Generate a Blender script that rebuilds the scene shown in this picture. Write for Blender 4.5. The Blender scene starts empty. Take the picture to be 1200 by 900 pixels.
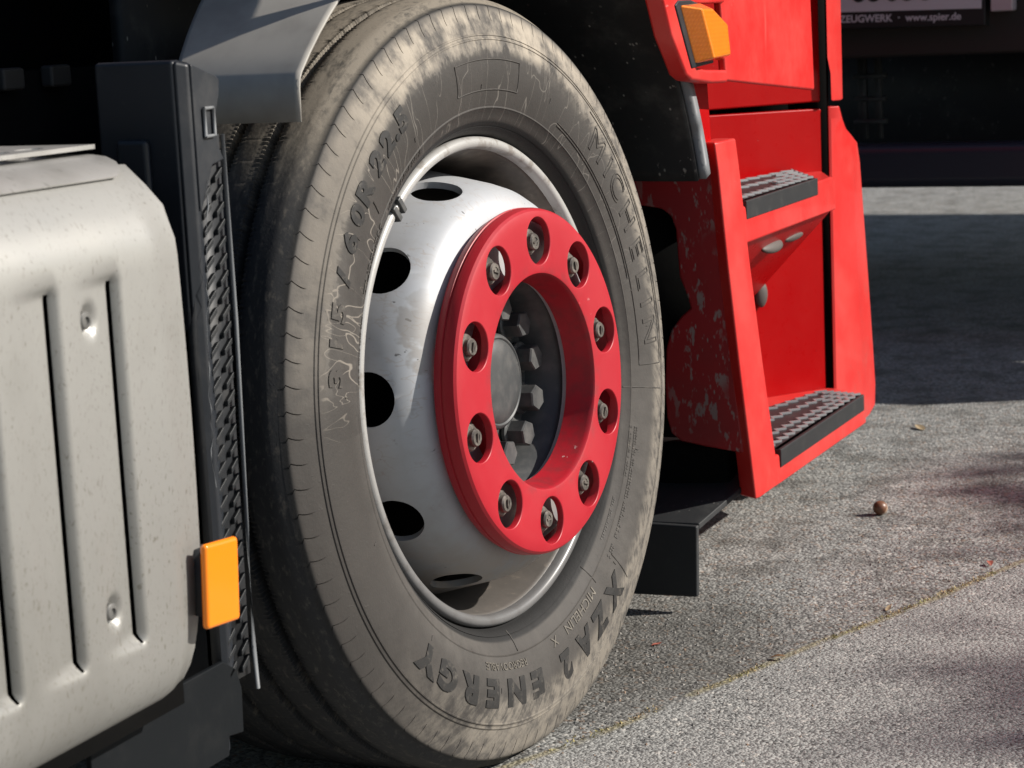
import bpy, bmesh, math, random
from mathutils import Vector, Matrix
random.seed(7)
S = bpy.context.scene
COL = S.collection
R = math.radians

# ------------------------------------------------------------------ camera
cd = bpy.data.cameras.new("camera")
cam = bpy.data.objects.new("camera", cd); COL.objects.link(cam)
CAM_POS = Vector((1.09381, -2.32043, 0.89709))
YAW, PITCH, ROLL = R(24.7619), R(9.75415), R(-2.69220)
v = Vector((-math.sin(YAW)*math.cos(PITCH), math.cos(YAW)*math.cos(PITCH), -math.sin(PITCH)))
rgt = v.cross(Vector((0, 0, 1))).normalized(); up = rgt.cross(v)
r2 = rgt*math.cos(ROLL) + up*math.sin(ROLL); u2 = -rgt*math.sin(ROLL) + up*math.cos(ROLL)
cam.matrix_world = Matrix(((r2.x, u2.x, -v.x, CAM_POS.x), (r2.y, u2.y, -v.y, CAM_POS.y),
                           (r2.z, u2.z, -v.z, CAM_POS.z), (0, 0, 0, 1)))
cd.sensor_width = 36; cd.lens = 2502.47/1200*36
cd.clip_start = .05; cd.clip_end = 1000
cd.dof.use_dof = True; cd.dof.focus_distance = 2.62; cd.dof.aperture_fstop = 13
S.camera = cam

# ------------------------------------------------------------------ light
SUN = Vector((0.771, 0.347, 0.535)).normalized()          # direction towards the sun
w = bpy.data.worlds.new("World"); S.world = w; w.use_nodes = True
nt = w.node_tree; nt.nodes.clear()
sky = nt.nodes.new("ShaderNodeTexSky"); sky.sky_type = 'NISHITA'; sky.sun_disc = False
sky.sun_elevation = math.asin(SUN.z); sky.sun_rotation = math.atan2(SUN.x, SUN.y)
bg = nt.nodes.new("ShaderNodeBackground"); bg.inputs[1].default_value = 0.068
wo = nt.nodes.new("ShaderNodeOutputWorld")
nt.links.new(sky.outputs[0], bg.inputs[0]); nt.links.new(bg.outputs[0], wo.inputs[0])
sd = bpy.data.lights.new("sun", 'SUN'); sd.energy = 5.0; sd.angle = R(0.53); sd.color = (1, .94, .86)
sun = bpy.data.objects.new("sun", sd); COL.objects.link(sun)
sun.rotation_euler = SUN.to_track_quat('Z', 'Y').to_euler(); sun.location = SUN*20
S.view_settings.view_transform = 'Standard'; S.view_settings.look = 'None'
S.view_settings.exposure = 0.38; S.view_settings.gamma = 1

# ------------------------------------------------------------------ material helper (node expressions)
class X:
    """a shader socket with arithmetic"""
    def __init__(s, t, k): s.t, s.k = t, k
    def _m(s, op, *a, clamp=False):
        n = s.t.nodes.new("ShaderNodeMath"); n.operation = op; n.use_clamp = clamp
        for i, q in enumerate((s,)+a):
            if isinstance(q, X): s.t.links.new(q.k, n.inputs[i])
            else: n.inputs[i].default_value = q
        return X(s.t, n.outputs[0])
    def __add__(s, o): return s._m('ADD', o)
    __radd__ = __add__
    def __sub__(s, o): return s._m('SUBTRACT', o)
    def __rsub__(s, o): return (s*-1)+o
    def __mul__(s, o): return s._m('MULTIPLY', o)
    __rmul__ = __mul__
    def __truediv__(s, o): return s._m('DIVIDE', o)
    def abs(s): return s._m('ABSOLUTE')
    def clamp(s): return s._m('ADD', 0.0, clamp=True)
    def max(s, o): return s._m('MAXIMUM', o)
    def min(s, o): return s._m('MINIMUM', o)
    def pow(s, o): return s._m('POWER', o)
    def step(s, a, b):                                   # smoothstep a..b
        n = s.t.nodes.new("ShaderNodeMapRange"); n.interpolation_type = 'SMOOTHSTEP'
        s.t.links.new(s.k, n.inputs[0]); n.inputs[1].default_value = a; n.inputs[2].default_value = b
        return X(s.t, n.outputs[0])
    def band(s, a, b, f): return s.step(a-f, a+f)*(1-s.step(b-f, b+f))

class Mat:
    def __init__(s, name, base=(.5, .5, .5), rough=.5, metal=0., spec=.5, coat=0.):
        s.m = bpy.data.materials.new(name); s.m.use_nodes = True; s.t = s.m.node_tree
        s.b = s.t.nodes["Principled BSDF"]
        s.set('Base Color', (*base, 1)); s.set('Roughness', rough); s.set('Metallic', metal)
        s.set('Specular IOR Level', spec); s.set('Coat Weight', coat)
        s.tc = s.t.nodes.new("ShaderNodeTexCoord")
    def set(s, k, val):
        if isinstance(val, X): s.t.links.new(val.k, s.b.inputs[k])
        else: s.b.inputs[k].default_value = val
    def obj(s): return X(s.t, s.tc.outputs['Object'])
    def gen(s):
        g = s.t.nodes.new("ShaderNodeNewGeometry"); return X(s.t, g.outputs['Position'])
    def nrm(s):
        g = s.t.nodes.new("ShaderNodeNewGeometry"); return X(s.t, g.outputs['True Normal'])
    def sep(s, vec):
        n = s.t.nodes.new("ShaderNodeSeparateXYZ"); s.t.links.new(vec.k, n.inputs[0])
        return [X(s.t, o) for o in n.outputs]
    def vec(s, *a):
        n = s.t.nodes.new("ShaderNodeCombineXYZ")
        for i, q in enumerate(a):
            if isinstance(q, X): s.t.links.new(q.k, n.inputs[i])
            else: n.inputs[i].default_value = q
        return X(s.t, n.outputs[0])
    def noise(s, vec, scale, detail=3, rough=.55, dist=0.):
        n = s.t.nodes.new("ShaderNodeTexNoise"); s.t.links.new(vec.k, n.inputs['Vector'])
        n.inputs['Scale'].default_value = scale; n.inputs['Detail'].default_value = detail
        n.inputs['Roughness'].default_value = rough; n.inputs['Distortion'].default_value = dist
        return X(s.t, n.outputs[0])
    def voro(s, vec, scale, out=0, feature='F1', rnd=1.):
        n = s.t.nodes.new("ShaderNodeTexVoronoi"); s.t.links.new(vec.k, n.inputs['Vector'])
        n.feature = feature
        n.inputs['Scale'].default_value = scale; n.inputs['Randomness'].default_value = rnd
        return X(s.t, n.outputs[out])
    def mix(s, f, a, b):
        n = s.t.nodes.new("ShaderNodeMix"); n.data_type = 'RGBA'
        if isinstance(f, X): s.t.links.new(f.k, n.inputs[0])
        else: n.inputs[0].default_value = f
        for i, q in ((6, a), (7, b)):
            if isinstance(q, X): s.t.links.new(q.k, n.inputs[i])
            else: n.inputs[i].default_value = (*q, 1)
        return X(s.t, n.outputs[2])
    def mulc(s, c, f):                                   # colour times scalar
        n = s.t.nodes.new("ShaderNodeVectorMath"); n.operation = 'SCALE'
        s.t.links.new(c.k, n.inputs[0]); s.t.links.new(f.k, n.inputs[3]); return X(s.t, n.outputs[0])
    def bump(s, h, strength=.3, dist=.002):
        n = s.t.nodes.new("ShaderNodeBump"); n.inputs['Strength'].default_value = strength
        n.inputs['Distance'].default_value = dist
        s.t.links.new(h.k, n.inputs['Height']); s.t.links.new(n.outputs[0], s.b.inputs['Normal'])

# ------------------------------------------------------------------ materials
def red_paint(name, base, rough, coat, fade=0., dust=0.):
    m = Mat(name, base, rough, coat=coat); p = m.gen()
    n1 = m.noise(p, 9, 4); n2 = m.noise(p, 70, 3)
    c = m.mix(n1.step(.35, .7)*fade, base, (.62, .055, .046))
    spl = m.voro(p, 60, 0)
    m.set('Roughness', n2*.18 + (rough-.09))
    if dust:
        px, py, pz = m.sep(p)
        q = m.vec(px*1.0, py*1.0, pz*.45)
        nearp = (px+pz*.08).step(-.05, .045)
        blot = m.noise(m.vec(px*1.0, py, pz*.38), 64, 3, .65).step(.555, .62)*m.noise(p, 9, 2).step(.36, .55)
        sp = (1-m.voro(m.vec(px, py, pz*.3), 150).step(.08, .22))*m.noise(p, 13, 2).step(.45, .58)
        d = ((blot*.8).max(sp)*dust*(nearp*.9+.12)).clamp()
        c = m.mix(d, c, (.30, .25, .23))
        grime = m.noise(p, 5, 3).step(.4, .75)*.35*dust
        c = m.mix(grime, c, (.05, .03, .028))
    else:
        scr = m.noise(m.vec(*[a*k for a, k in zip(m.sep(p), (40, 12, 60))]), 1, 4, .7).step(.68, .74)
        c = m.mix(scr*fade*.6, c, (.62, .30, .28))
        px_, py_, pz_ = m.sep(p)
        vs_ = m.noise(m.vec(px_*34, py_*34, pz_*2.5), 1., 4, .65).step(.60, .78)*m.noise(p, 4, 2).step(.42, .62)
        c = m.mix(vs_*fade*.55, c, (.62, .23, .19))
        gr = m.noise(p, 20, 5, .7).step(.52, .74)*(1-pz_.step(.10, .62))
        c = m.mix(gr*fade*.45, c, (.24, .10, .075))
        ch = (1-m.voro(p, 90).step(.03, .07))*m.noise(p, 13, 2).step(.56, .66)
        c = m.mix(ch*.7, c, (.65, .5, .45))
    m.set('Base Color', c)
    m.bump(n2, .06, .001)
    return m.m
M_RED = red_paint("red_cab_paint", (.38, .0012, .0025), .30, .0, .06)
M_RED.node_tree.nodes['Principled BSDF'].inputs['Specular IOR Level'].default_value = .16
M_REDF = red_paint("faded_red_plastic", (.62, .019, .017), .38, .12, .75)
M_REDD = red_paint("splashed_red_panel", (.32, .008, .012), .5, 0, 0, 1.)
def ring_mat():
    m = Mat("red_ring_plastic", (.42, .012, .022), .42); p = m.obj()
    n = m.noise(p, 60, 4)
    x, y, z = m.sep(p)
    ang = m.noise(m.vec(x*10, y*10, z*10), 1, 3)
    c = m.mix(ang.step(.4, .7)*.35, (.40, .009, .020), (.46, .024, .034))
    grime = (1-(y*y+z*z).pow(.5).step(.128, .150))*n.step(.4, .7)
    c = m.mix(grime*.35, c, (.10, .03, .03))
    chip = (m.noise(p, 130, 2).step(.68, .71)*m.noise(p, 12, 2).step(.64, .72)).max(m.noise(p, 70, 3, .7).step(.70, .72)*(1-z.step(-.20, -.185)))
    c = m.mix(chip*.8, c, (.72, .62, .58))
    m.set('Base Color', c); m.set('Roughness', n*.2+.34); m.bump(n, .05, .001)
    return m.m
M_RING = ring_mat()

def black_plastic(name, base=(.018, .02, .023), rough=.5, dust=.3, col=(.16, .15, .135), specks=0.):
    m = Mat(name, base, rough); p = m.gen()
    n = m.noise(p, 14, 5, .65)
    sp = (1-m.voro(p, 55).step(.05, .16))*m.noise(p, 9, 2).step(.5, .62)
    f = (n.step(.5, .8)*dust + sp*dust*1.2).clamp()
    c = m.mix(f, base, col)
    if specks:
        x, y, z = m.sep(p); q = m.vec(x, y, z*.55)
        s1 = (1-m.voro(q, 75).step(.06, .16))*m.noise(p, 7, 2).step(.46, .60)
        s2 = m.noise(q, 70, 3, .65).step(.63, .70)*m.noise(p, 6, 2).step(.50, .62)
        c = m.mix((s1.max(s2)*specks).clamp(), c, (.34, .32, .29))
    m.set('Base Color', c); m.set('Roughness', n*.3+rough-.1)
    m.bump(m.noise(p, 160, 2), .12, .001)
    return m.m
M_BLK = black_plastic("black_plastic")
M_BLKC = black_plastic("black_moulding", (.012, .015, .02), .42, .12)
M_LINER = black_plastic("liner_plastic", (.012, .013, .014), .6, .30, specks=.8)
M_DARK = black_plastic("chassis_black", (.006, .006, .006), .75, .02)
M_DARK.node_tree.nodes["Principled BSDF"].inputs["Specular IOR Level"].default_value = .06
M_FLAP = black_plastic("flap_rubber", (.018, .02, .022), .6, .28, (.10, .10, .095), specks=.35)
M_FLAPB = black_plastic("black_flap_plastic", (.005, .0065, .008), .6, .04)
M_FLAPB.node_tree.nodes["Principled BSDF"].inputs["Specular IOR Level"].default_value = .15
M_LUG = black_plastic("lug_rubber", (.008, .010, .012), .5, .10)
M_EDGE = black_plastic("grey_edge_plastic", (.16, .17, .18), .5, .2)

def fairing_mat():
    m = Mat("silver_fairing_paint", (.5, .49, .46), .36, .3); p = m.gen()
    x, y, z = m.sep(p)
    q = m.vec(x*60, y*150-z*30, z*60)
    sp = m.noise(q, 1.9, 3, .6).step(.60, .68)
    mask = m.noise(p, 7, 3).step(.25, .75)
    low = 1-z.step(.36, .80)  # towards the bottom: painted-in shading of the inward curve, plus dirt
    fv = m.vec(x*60, y*150+z*70, z*62)
    fl2 = (1-m.voro(fv, 1.5).step(.10, .17))*m.noise(p, 16, 3).step(.36, .56)
    fine = m.noise(m.vec(x*200, y*420, z*160), 1., 2).step(.62, .7)
    film_or_shade = m.noise(p, 5, 4, .6).step(.35, .75)
    c = m.mix((film_or_shade*.40+low*.62).clamp(), (.385, .380, .360), (.215, .211, .195))
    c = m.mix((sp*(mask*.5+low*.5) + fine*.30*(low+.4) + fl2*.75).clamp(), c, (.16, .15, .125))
    smear = m.noise(m.vec(x*8, y*9, z*5), 1, 3).step(.56, .74)
    c = m.mix(smear*.30, c, (.17, .168, .15))
    m.set('Base Color', c); m.set('Roughness', (film_or_shade*.2+.34)); m.bump(m.noise(p, 90, 2), .03, .001)
    return m.m
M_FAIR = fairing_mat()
def alu_mat():
    m = Mat("aluminium_plate", (.42, .415, .40), .36, .4); p = m.gen(); x, y, z = m.sep(p)
    n = m.noise(p, 9, 4, .6); f = m.noise(m.vec(x*70, y*160+z*60, z*70), 1.2, 3).step(.62, .70)
    m.set('Base Color', m.mix((f*.4).clamp(), m.mix(n.step(.4, .75), (.44, .432, .415), (.32, .315, .295)), (.15, .145, .13)))
    return m.m
M_ALU = alu_mat()
M_ZINC = Mat("dull_zinc", (.16, .158, .15), .5, .4).m
def white_rim():
    m = Mat("white_wheel_paint", (.72, .72, .72), .38, .15); p = m.obj(); x, y, z = m.sep(p)
    r = (y*y+z*z).pow(.5); ang = z._m('ARCTAN2', y)
    n = m.noise(p, 16, 4, .6)
    pol = m.vec(x*6, ang*3.0, r*14)
    d = m.noise(pol, 3.0, 4, .6)
    deep = 1-x.step(-.09, -.035)                             # dirt inside the barrel, with the shadow in there painted in
    lowz = 1-z.step(-.26, -.10); film_or_shade = 1-z.step(-.30, .06)                              # dried mud at the lower edge, then painted shade on the lower dish
    runs = m.noise(m.vec(x*22, ang*9, 0.), 1.7, 2)
    run = ((runs-.5).abs()*-1+.022).step(0, .018)*n.step(.45, .62)
    c = m.mix((d.step(.45, .75)*.35).clamp(), (.43, .445, .465), (.34, .33, .315))
    c = m.mix((run*.55).clamp(), c, (.36, .32, .29))
    drip = m.noise(m.vec(x*70, ang*26, r*30), 1.2, 2).step(.69, .72)*n.step(.48, .6)
    c = m.mix(drip*.85, c, (.06, .055, .05))
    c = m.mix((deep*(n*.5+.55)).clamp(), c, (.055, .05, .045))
    c = m.mix((film_or_shade*.80*(n*.5+.75)).clamp(), c, (.17, .17, .172))
    c = m.mix((lowz*d.step(.3, .6)*.8).clamp(), c, (.30, .26, .22))
    mud = m.noise(m.vec(x*9, ang*2.2, r*6), 1.6, 4, .55).step(.545, .585)*x.step(-.015, .012)
    mud = mud*(1-((ang-3.0).abs()).step(.35, .6)).max(1-z.step(-.21, -.18))
    c = m.mix((mud*.62).clamp(), c, (.27, .25, .225))
    m.set('Base Color', c); m.set('Roughness', d*.3+.36)
    m.bump(n, .08, .001)
    return m.m
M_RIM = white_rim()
def barrel_mat():
    m = Mat("dirty_shaded_barrel_paint", (.1, .09, .08), .5); p = m.obj(); x, y, z = m.sep(p)  # dirt colour, with the barrel's shadow painted into it
    n = m.noise(p, 14, 5, .65); n2 = m.noise(p, 60, 3)
    low = 1-z.step(-.22, -.05)
    c = m.mix(n.step(.35, .7), (.055, .045, .038), (.15, .125, .105))
    c = m.mix((low*.7).clamp(), c, (.105, .098, .09))
    c = m.mix((n2.step(.62, .7)*.4).clamp(), c, (.20, .17, .14))
    m.set('Base Color', c); m.bump(n2, .15, .001); return m.m
M_BARREL = barrel_mat()
def lip_mat():
    m = Mat("rim_lip_paint", (.6, .6, .6), .35, .1); p = m.obj()
    n = m.noise(p, 40, 4, .65); b = m.noise(p, 6, 2)
    x, y, z = m.sep(p)
    low = 1-z.step(-.24, .06)  # lower lip: dirt plus the weaker light there, painted dark
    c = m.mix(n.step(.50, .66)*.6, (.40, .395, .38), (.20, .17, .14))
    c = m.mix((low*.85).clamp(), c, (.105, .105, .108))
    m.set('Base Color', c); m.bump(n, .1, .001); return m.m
M_LIP = lip_mat()
def nut_mat():
    m = Mat("dusty_steel", (.2, .18, .16), .5, .6); p = m.gen(); n = m.noise(p, 90, 4)
    m.set('Base Color', m.mix(n.step(.4, .65), (.11, .10, .09), (.24, .215, .19))); m.bump(n, .2, .001); return m.m
M_NUT = nut_mat()
def hub_mat(name, a, b):
    m = Mat(name, a, .48, .1); p = m.gen(); n = m.noise(p, 40, 4, .6)
    m.set('Base Color', m.mix(n.step(.4, .75), a, b)); m.bump(m.noise(p, 120, 2), .08, .001); return m.m
M_HUB = hub_mat("hub_grey_paint", (.055, .059, .061), (.095, .095, .093))
M_BOLT = hub_mat("bolt_black", (.05, .053, .055), (.11, .11, .107))

def tyre_mat():
    m = Mat("dusty_tyre_rubber", (.03, .03, .03), .7, spec=.35); p = m.obj(); x, y, z = m.sep(p)
    r = (y*y+z*z).pow(.5); a = z._m('ARCTAN2', y)              # radians, 0 = forwards, pi/2 = top
    pol = m.vec(a*.40, r, x)                                   # unrolled, in metres
    n1 = m.noise(pol, 9, 5, .62); n2 = m.noise(pol, 55, 5, .65); n3 = m.noise(p, 260, 3, .6)
    streak = m.noise(m.vec(a*17, r*13, x*10), 1.0, 5, .65)     # radial run marks
    side = x.step(.0118, .0142)                                 # sidewall against tread
    # even film of dust, thicker to the shoulder and to the lower half
    shoulder = r.step(.385, .425)
    n0 = m.noise(pol, 4.5, 3, .6)
    stain = n0.step(.50, .66)*n2.step(.25, .6)
    film_or_shade = (n1*.75 + streak*.60 + shoulder*.35 - .34 - stain*.45*(1-shoulder*.6))
    # rain-washed patch over the upper half, with a ragged tide line
    edge = r + (streak-.5)*.070 + (n2-.5)*.03
    wash = (1-edge.step(.384, .408))*(a + (n1-.5)*1.1 + (n2-.5)*.5).band(.62, 2.80, .28)
    tide = (edge-.402).abs()
    tide = (1-tide.step(.001, .0065))*(a+(n1-.5)*.9).band(.62, 3.0, .12)*n2.step(.30, .5)
    # rivulets that crept down through the washed part
    rn = m.noise(m.vec(a*3.4, r*5.0, 1.7), 1.7, 2, .45, .6)
    riv = 1-((rn-.5).abs()).step(.0015, .006)
    rn2 = m.noise(m.vec(a*7.5, r*4.2, 7.7), 1.6, 2, .45, .5)
    riv2 = 1-((rn2-.5).abs()).step(.001, .0045)
    riv = (riv.max(riv2*.9)*n1.step(.30, .42))*r.step(.30, .315)
    wash = wash*(1-riv*.9)
    scuff = m.noise(m.vec(a*60, r*90, 3.), 1.0, 4, .7).step(.60, .72)
    d = (film_or_shade*(1-wash*.86) + tide*1.0 + riv*.85*side*(1-r.step(.404, .416))*(a.band(.3, 3.15, .2)) - scuff*.22)
    d = d.clamp()
    crust = (r.band(.398, .447, .008)*((a + (n1-.5)*.8).band(1.0, 2.25, .35)*.75+(a + (n1-.5)*.8).band(.4, 2.9, .3)*.25)*(n1*.6+streak*.5+n2*.25).step(.52, .74)) 
    brush_shade = ((a + (n1-.5)*.5).band(-3.0, -2.05, .12))*(r + (streak-.5)*.05).band(.352, .425, .008)  # scrubbed smudge, also carrying painted shade of the lower-left bulge
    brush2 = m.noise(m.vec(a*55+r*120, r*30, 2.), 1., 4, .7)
    d = (d*(1-brush_shade*(.35+brush2*.65).clamp())).clamp()
    lowleft_shade = ((a+(n1-.5)*.7).band(-3.4, -2.0, .40).max(a.step(2.9, 3.12)))*r.step(.315, .365)  # grazing-sun shade on the lower-left sidewall, painted by thinning the dust
    d = (d*(1-lowleft_shade*(n2*.4+.76).clamp())).clamp()
    lower = 1-(z).step(-.34, -.05)
    d = (d + lower*.16*n2.step(.2, .6)).clamp()
    dust = m.mix(n2, (.070, .065, .060), (.146, .135, .122))
    rub = m.mix(n1, (.026, .024, .022), (.056, .050, .045))
    c = m.mix(d, rub, dust)
    crust2 = r.band(.384, .455, .012)*(a+(n1-.5)*.6).band(-2.15, .95, .3)*(n2*.55+brush2*.45+n1*.25).step(.50, .72)
    c = m.mix((crust2*.72).clamp(), c, (.25, .223, .185))
    c = m.mix((riv*wash.max((a.band(2.2, 3.1, .2)))*side*(1-r.step(.400, .412))*.45).clamp(), c, (.34, .30, .25))
    c = m.mix((crust*.85).clamp(), c, (.42, .37, .30))
    # tread: bare dark rubber with ground-in grit
    ts = m.noise(m.vec(a*30, x*160, r*4), 1., 4, .7)
    grit = (1-m.voro(pol, 240).step(.05, .2))*n1.step(.45, .7)
    tn = (ts.step(.50, .78)*.34 + grit*.3 + z.step(.22, .40)*(n1*.9+ts*.6).step(.45, .85)*1.25).clamp()
    tr = m.mix(tn, (.020, .021, .023), (.21, .185, .15))
    tr = m.mix(r.step(.4535, .458), (.012, .012, .012), tr)
    c = m.mix(side, tr, c)
    m.set('Base Color', c); m.set('Roughness', d*.25+.62)
    m.bump(n3*.5+n2*.8+scuff*.4, .35, .0014)
    return m.m
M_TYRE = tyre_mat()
def letter_mat(name, a, b):
    m = Mat(name, a, .6, spec=.4); p = m.gen(); n = m.noise(p, 75, 5, .7)
    m.set('Base Color', m.mix(n.step(.52, .74), a, b)); m.bump(m.noise(p, 200, 3), .25, .001); return m.m
M_LET = letter_mat("worn_dark_lettering", (.020, .0195, .019), (.10, .09, .077))
M_LET2 = letter_mat("dusty_lettering", (.12, .108, .09), (.24, .215, .175))
M_LET3 = letter_mat("faint_lettering", (.055, .05, .045), (.13, .117, .10))

def ground_mat():
    m = Mat("worn_asphalt", (.2, .2, .2), .85, spec=.3); p = m.gen(); x, y, z = m.sep(p)
    big = m.noise(p, 1.6, 4, .6); mid = m.noise(p, 9, 4, .6)
    # side of the crack line: >0 on the newer, smoother surface
    line = (x-.068)*.93 - (y-.005)*.335 + (m.noise(p, 2.2, 3)-.5)*.05
    new = line.step(-.012, .012)
    v1 = m.voro(p, 170, 1); v1d = m.voro(p, 170, 0)
    v2 = m.voro(p, 260, 1); v2d = m.voro(p, 260, 0)
    g1 = m.sep(v1)[0]; g2 = m.sep(v2)[1]; g3 = m.noise(p, 420, 2, .6)
    grain = g1*(1-new) + new*(g2*.8+g1*.2)
    c = m.mix(grain.step(.05, .95), (.165, .168, .163), (.39, .39, .37))
    pit = (1-g2.step(.12, .20))*mid.step(.30, .55) + (1-g1.step(.10, .16))*(1-new)*.8
    c = m.mix((pit*.72).clamp(), c, (.045, .044, .043))
    pale = g1.step(.95, .97)
    c = m.mix(pale*.6, c, (.60, .57, .52))
    brown = m.sep(v1)[2].step(.92, .94)*(1-new)
    c = m.mix(brown*.6, c, (.26, .16, .10))
    c = m.mix(big.step(.35, .7)*.30, c, (.27, .262, .25))
    c = m.mix(g3.step(.35, .65)*.25, c, (.17, .168, .165))
    c = m.mix(m.noise(m.vec(x*.8+y*.5, y*1.6-x*.7, 0.), 1.5, 3).step(.5, .72)*.35*new, c, (.36, .35, .335))
    gap = (v1d*150*.012).step(.9, 1.6)
    dirt = (1-new)*mid.step(.45, .68)*.55
    c = m.mix(dirt, c, (.06, .055, .047))
    dx = x+.02; dy = (y-.40)*.75
    oil = (1-((dx*dx+dy*dy).pow(.5)+(mid-.5)*.25).step(.10, .34))*(1-new)
    c = m.mix((oil*.62).clamp(), c, (.055, .049, .040))
    crk = (1-(line.abs()).step(.002, .011))*m.noise(p, 8, 3).step(.36, .5)
    c = m.mix(crk*.6, c, (.27, .235, .13))
    m.set('Base Color', c)
    h = (v1d*170)*(new*-.75+1.)*-1 + (v2d*260)*-.15
    m.bump(h, .28, .0015)
    return m.m
M_GND = ground_mat()

# ------------------------------------------------------------------ mesh helpers
def link(name, bm, mat, parent=None, smooth=True, sharp=None, bevel=0., seg=2):
    me = bpy.data.meshes.new(name)
    bmesh.ops.recalc_face_normals(bm, faces=bm.faces) if bevel else None
    bm.to_mesh(me); bm.free()
    for f in me.polygons: f.use_smooth = smooth
    if sharp is not None: me.set_sharp_from_angle(angle=R(sharp))
    for m_ in (mat if isinstance(mat, (list, tuple)) else [mat]): me.materials.append(m_)
    o = bpy.data.objects.new(name, me); COL.objects.link(o)
    if parent: o.parent = parent
    if bevel:
        b = o.modifiers.new("bevel", 'BEVEL'); b.width = bevel; b.segments = seg
        b.limit_method = 'ANGLE'; b.angle_limit = R(35); b.harden_normals = True
    return o
def tag(o, label=None, cat=None, group=None, kind=None):
    for k, q in (("label", label), ("category", cat), ("group", group), ("kind", kind)):
        if q: o[k] = q
    return o
def empty(name, loc=(0, 0, 0)):
    o = bpy.data.objects.new(name, None); COL.objects.link(o); o.location = loc; o.empty_display_size = .1
    return o
def add_prism(bm, pts, ext):
    """closed polygon swept by the vector ext"""
    e = Vector(ext); a = [bm.verts.new(Vector(q)) for q in pts]; b = [bm.verts.new(Vector(q)+e) for q in pts]
    n = len(pts); fs = [bm.faces.new(a[::-1]), bm.faces.new(b)]
    for i in range(n): fs.append(bm.faces.new((a[i], a[(i+1) % n], b[(i+1) % n], b[i])))
    bmesh.ops.recalc_face_normals(bm, faces=fs); return fs
def prism(pts, ext):
    bm = bmesh.new(); add_prism(bm, pts, ext); return bm
def add_box(bm, lo, hi, mx=None):
    (x0, y0, z0), (x1, y1, z1) = lo, hi
    vs = [bm.verts.new((mx @ Vector(q)) if mx else q) for q in
          ((x0,y0,z0),(x1,y0,z0),(x1,y1,z0),(x0,y1,z0),(x0,y0,z1),(x1,y0,z1),(x1,y1,z1),(x0,y1,z1))]
    for f in ((3,2,1,0),(4,5,6,7),(0,1,5,4),(1,2,6,5),(2,3,7,6),(3,0,4,7)): bm.faces.new([vs[i] for i in f])
def box(lo, hi):
    bm = bmesh.new(); add_box(bm, lo, hi); return bm
def lathe(prof, n=128, closed=False, bm=None, a0=0., a1=2*math.pi, off=0.):
    """profile of (h, r) turned about the local X axis"""
    bm = bm or bmesh.new(); full = abs(a1-a0-2*math.pi) < 1e-6
    cols = []
    for i in range(n if full else n+1):
        t = a0+(a1-a0)*i/n; c, s = math.cos(t), math.sin(t)
        cols.append([bm.verts.new((h, r*c, r*s)) for h, r in prof])
    m = len(prof)
    for i in range(n):
        A, B = cols[i], cols[(i+1) % len(cols)]
        for j in range(m if closed else m-1):
            k = (j+1) % m
            try: bm.faces.new((A[j], B[j], B[k], A[k]))
            except ValueError: pass
    return bm
def grid(fn, us, vs, keep=None, bm=None):
    bm = bm or bmesh.new()
    g = [[bm.verts.new(fn(a, b)) for b in vs] for a in us]
    for i in range(len(us)-1):
        for j in range(len(vs)-1):
            if keep is None or keep(i, j): bm.faces.new((g[i][j], g[i+1][j], g[i+1][j+1], g[i][j+1]))
    return bm
def tube(bm, pts, rad, n=8, closed=False):
    pts = [Vector(q) for q in pts]; rings = []
    m = len(pts)
    for i, q in enumerate(pts):
        a = pts[(i-1) % m] if (closed or i > 0) else q; b = pts[(i+1) % m] if (closed or i < m-1) else q
        t = (b-a).normalized(); s = t.cross(Vector((0, 0, 1)))
        if s.length < 1e-3: s = t.cross(Vector((1, 0, 0)))
        s.normalize(); u = s.cross(t); rr = rad[i] if isinstance(rad, (list, tuple)) else rad
        rings.append([bm.verts.new(q+(s*math.cos(2*math.pi*k/n)+u*math.sin(2*math.pi*k/n))*rr) for k in range(n)])
    for i in range(m if closed else m-1):
        A, B = rings[i], rings[(i+1) % m]
        for k in range(n): bm.faces.new((A[k], A[(k+1) % n], B[(k+1) % n], B[k]))
    if not closed:
        bm.faces.new(rings[0]); bm.faces.new(rings[-1][::-1])
def cut(obj, cutter_bm):
    """subtract a cutter mesh from an object, leaving plain mesh data"""
    me = bpy.data.meshes.new("cutter"); cutter_bm.to_mesh(me); cutter_bm.free()
    bpy.context.view_layer.update()
    c = bpy.data.objects.new("cutter", me); COL.objects.link(c); c.matrix_world = obj.matrix_world.copy()
    bq = bmesh.new(); bq.from_mesh(obj.data); bmesh.ops.remove_doubles(bq, verts=bq.verts, dist=1e-6)
    bmesh.ops.recalc_face_normals(bq, faces=bq.faces); bq.to_mesh(obj.data); bq.free()
    b = obj.modifiers.new("cut", 'BOOLEAN'); b.object = c; b.operation = 'DIFFERENCE'; b.solver = 'EXACT'
    bpy.context.view_layer.update()
    ev = obj.evaluated_get(bpy.context.evaluated_depsgraph_get())
    nm = bpy.data.meshes.new_from_object(ev)
    old = obj.data; obj.modifiers.remove(b); obj.data = nm; nm.name = old.name
    bpy.data.objects.remove(c); bpy.data.meshes.remove(me); bpy.data.meshes.remove(old)
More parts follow.
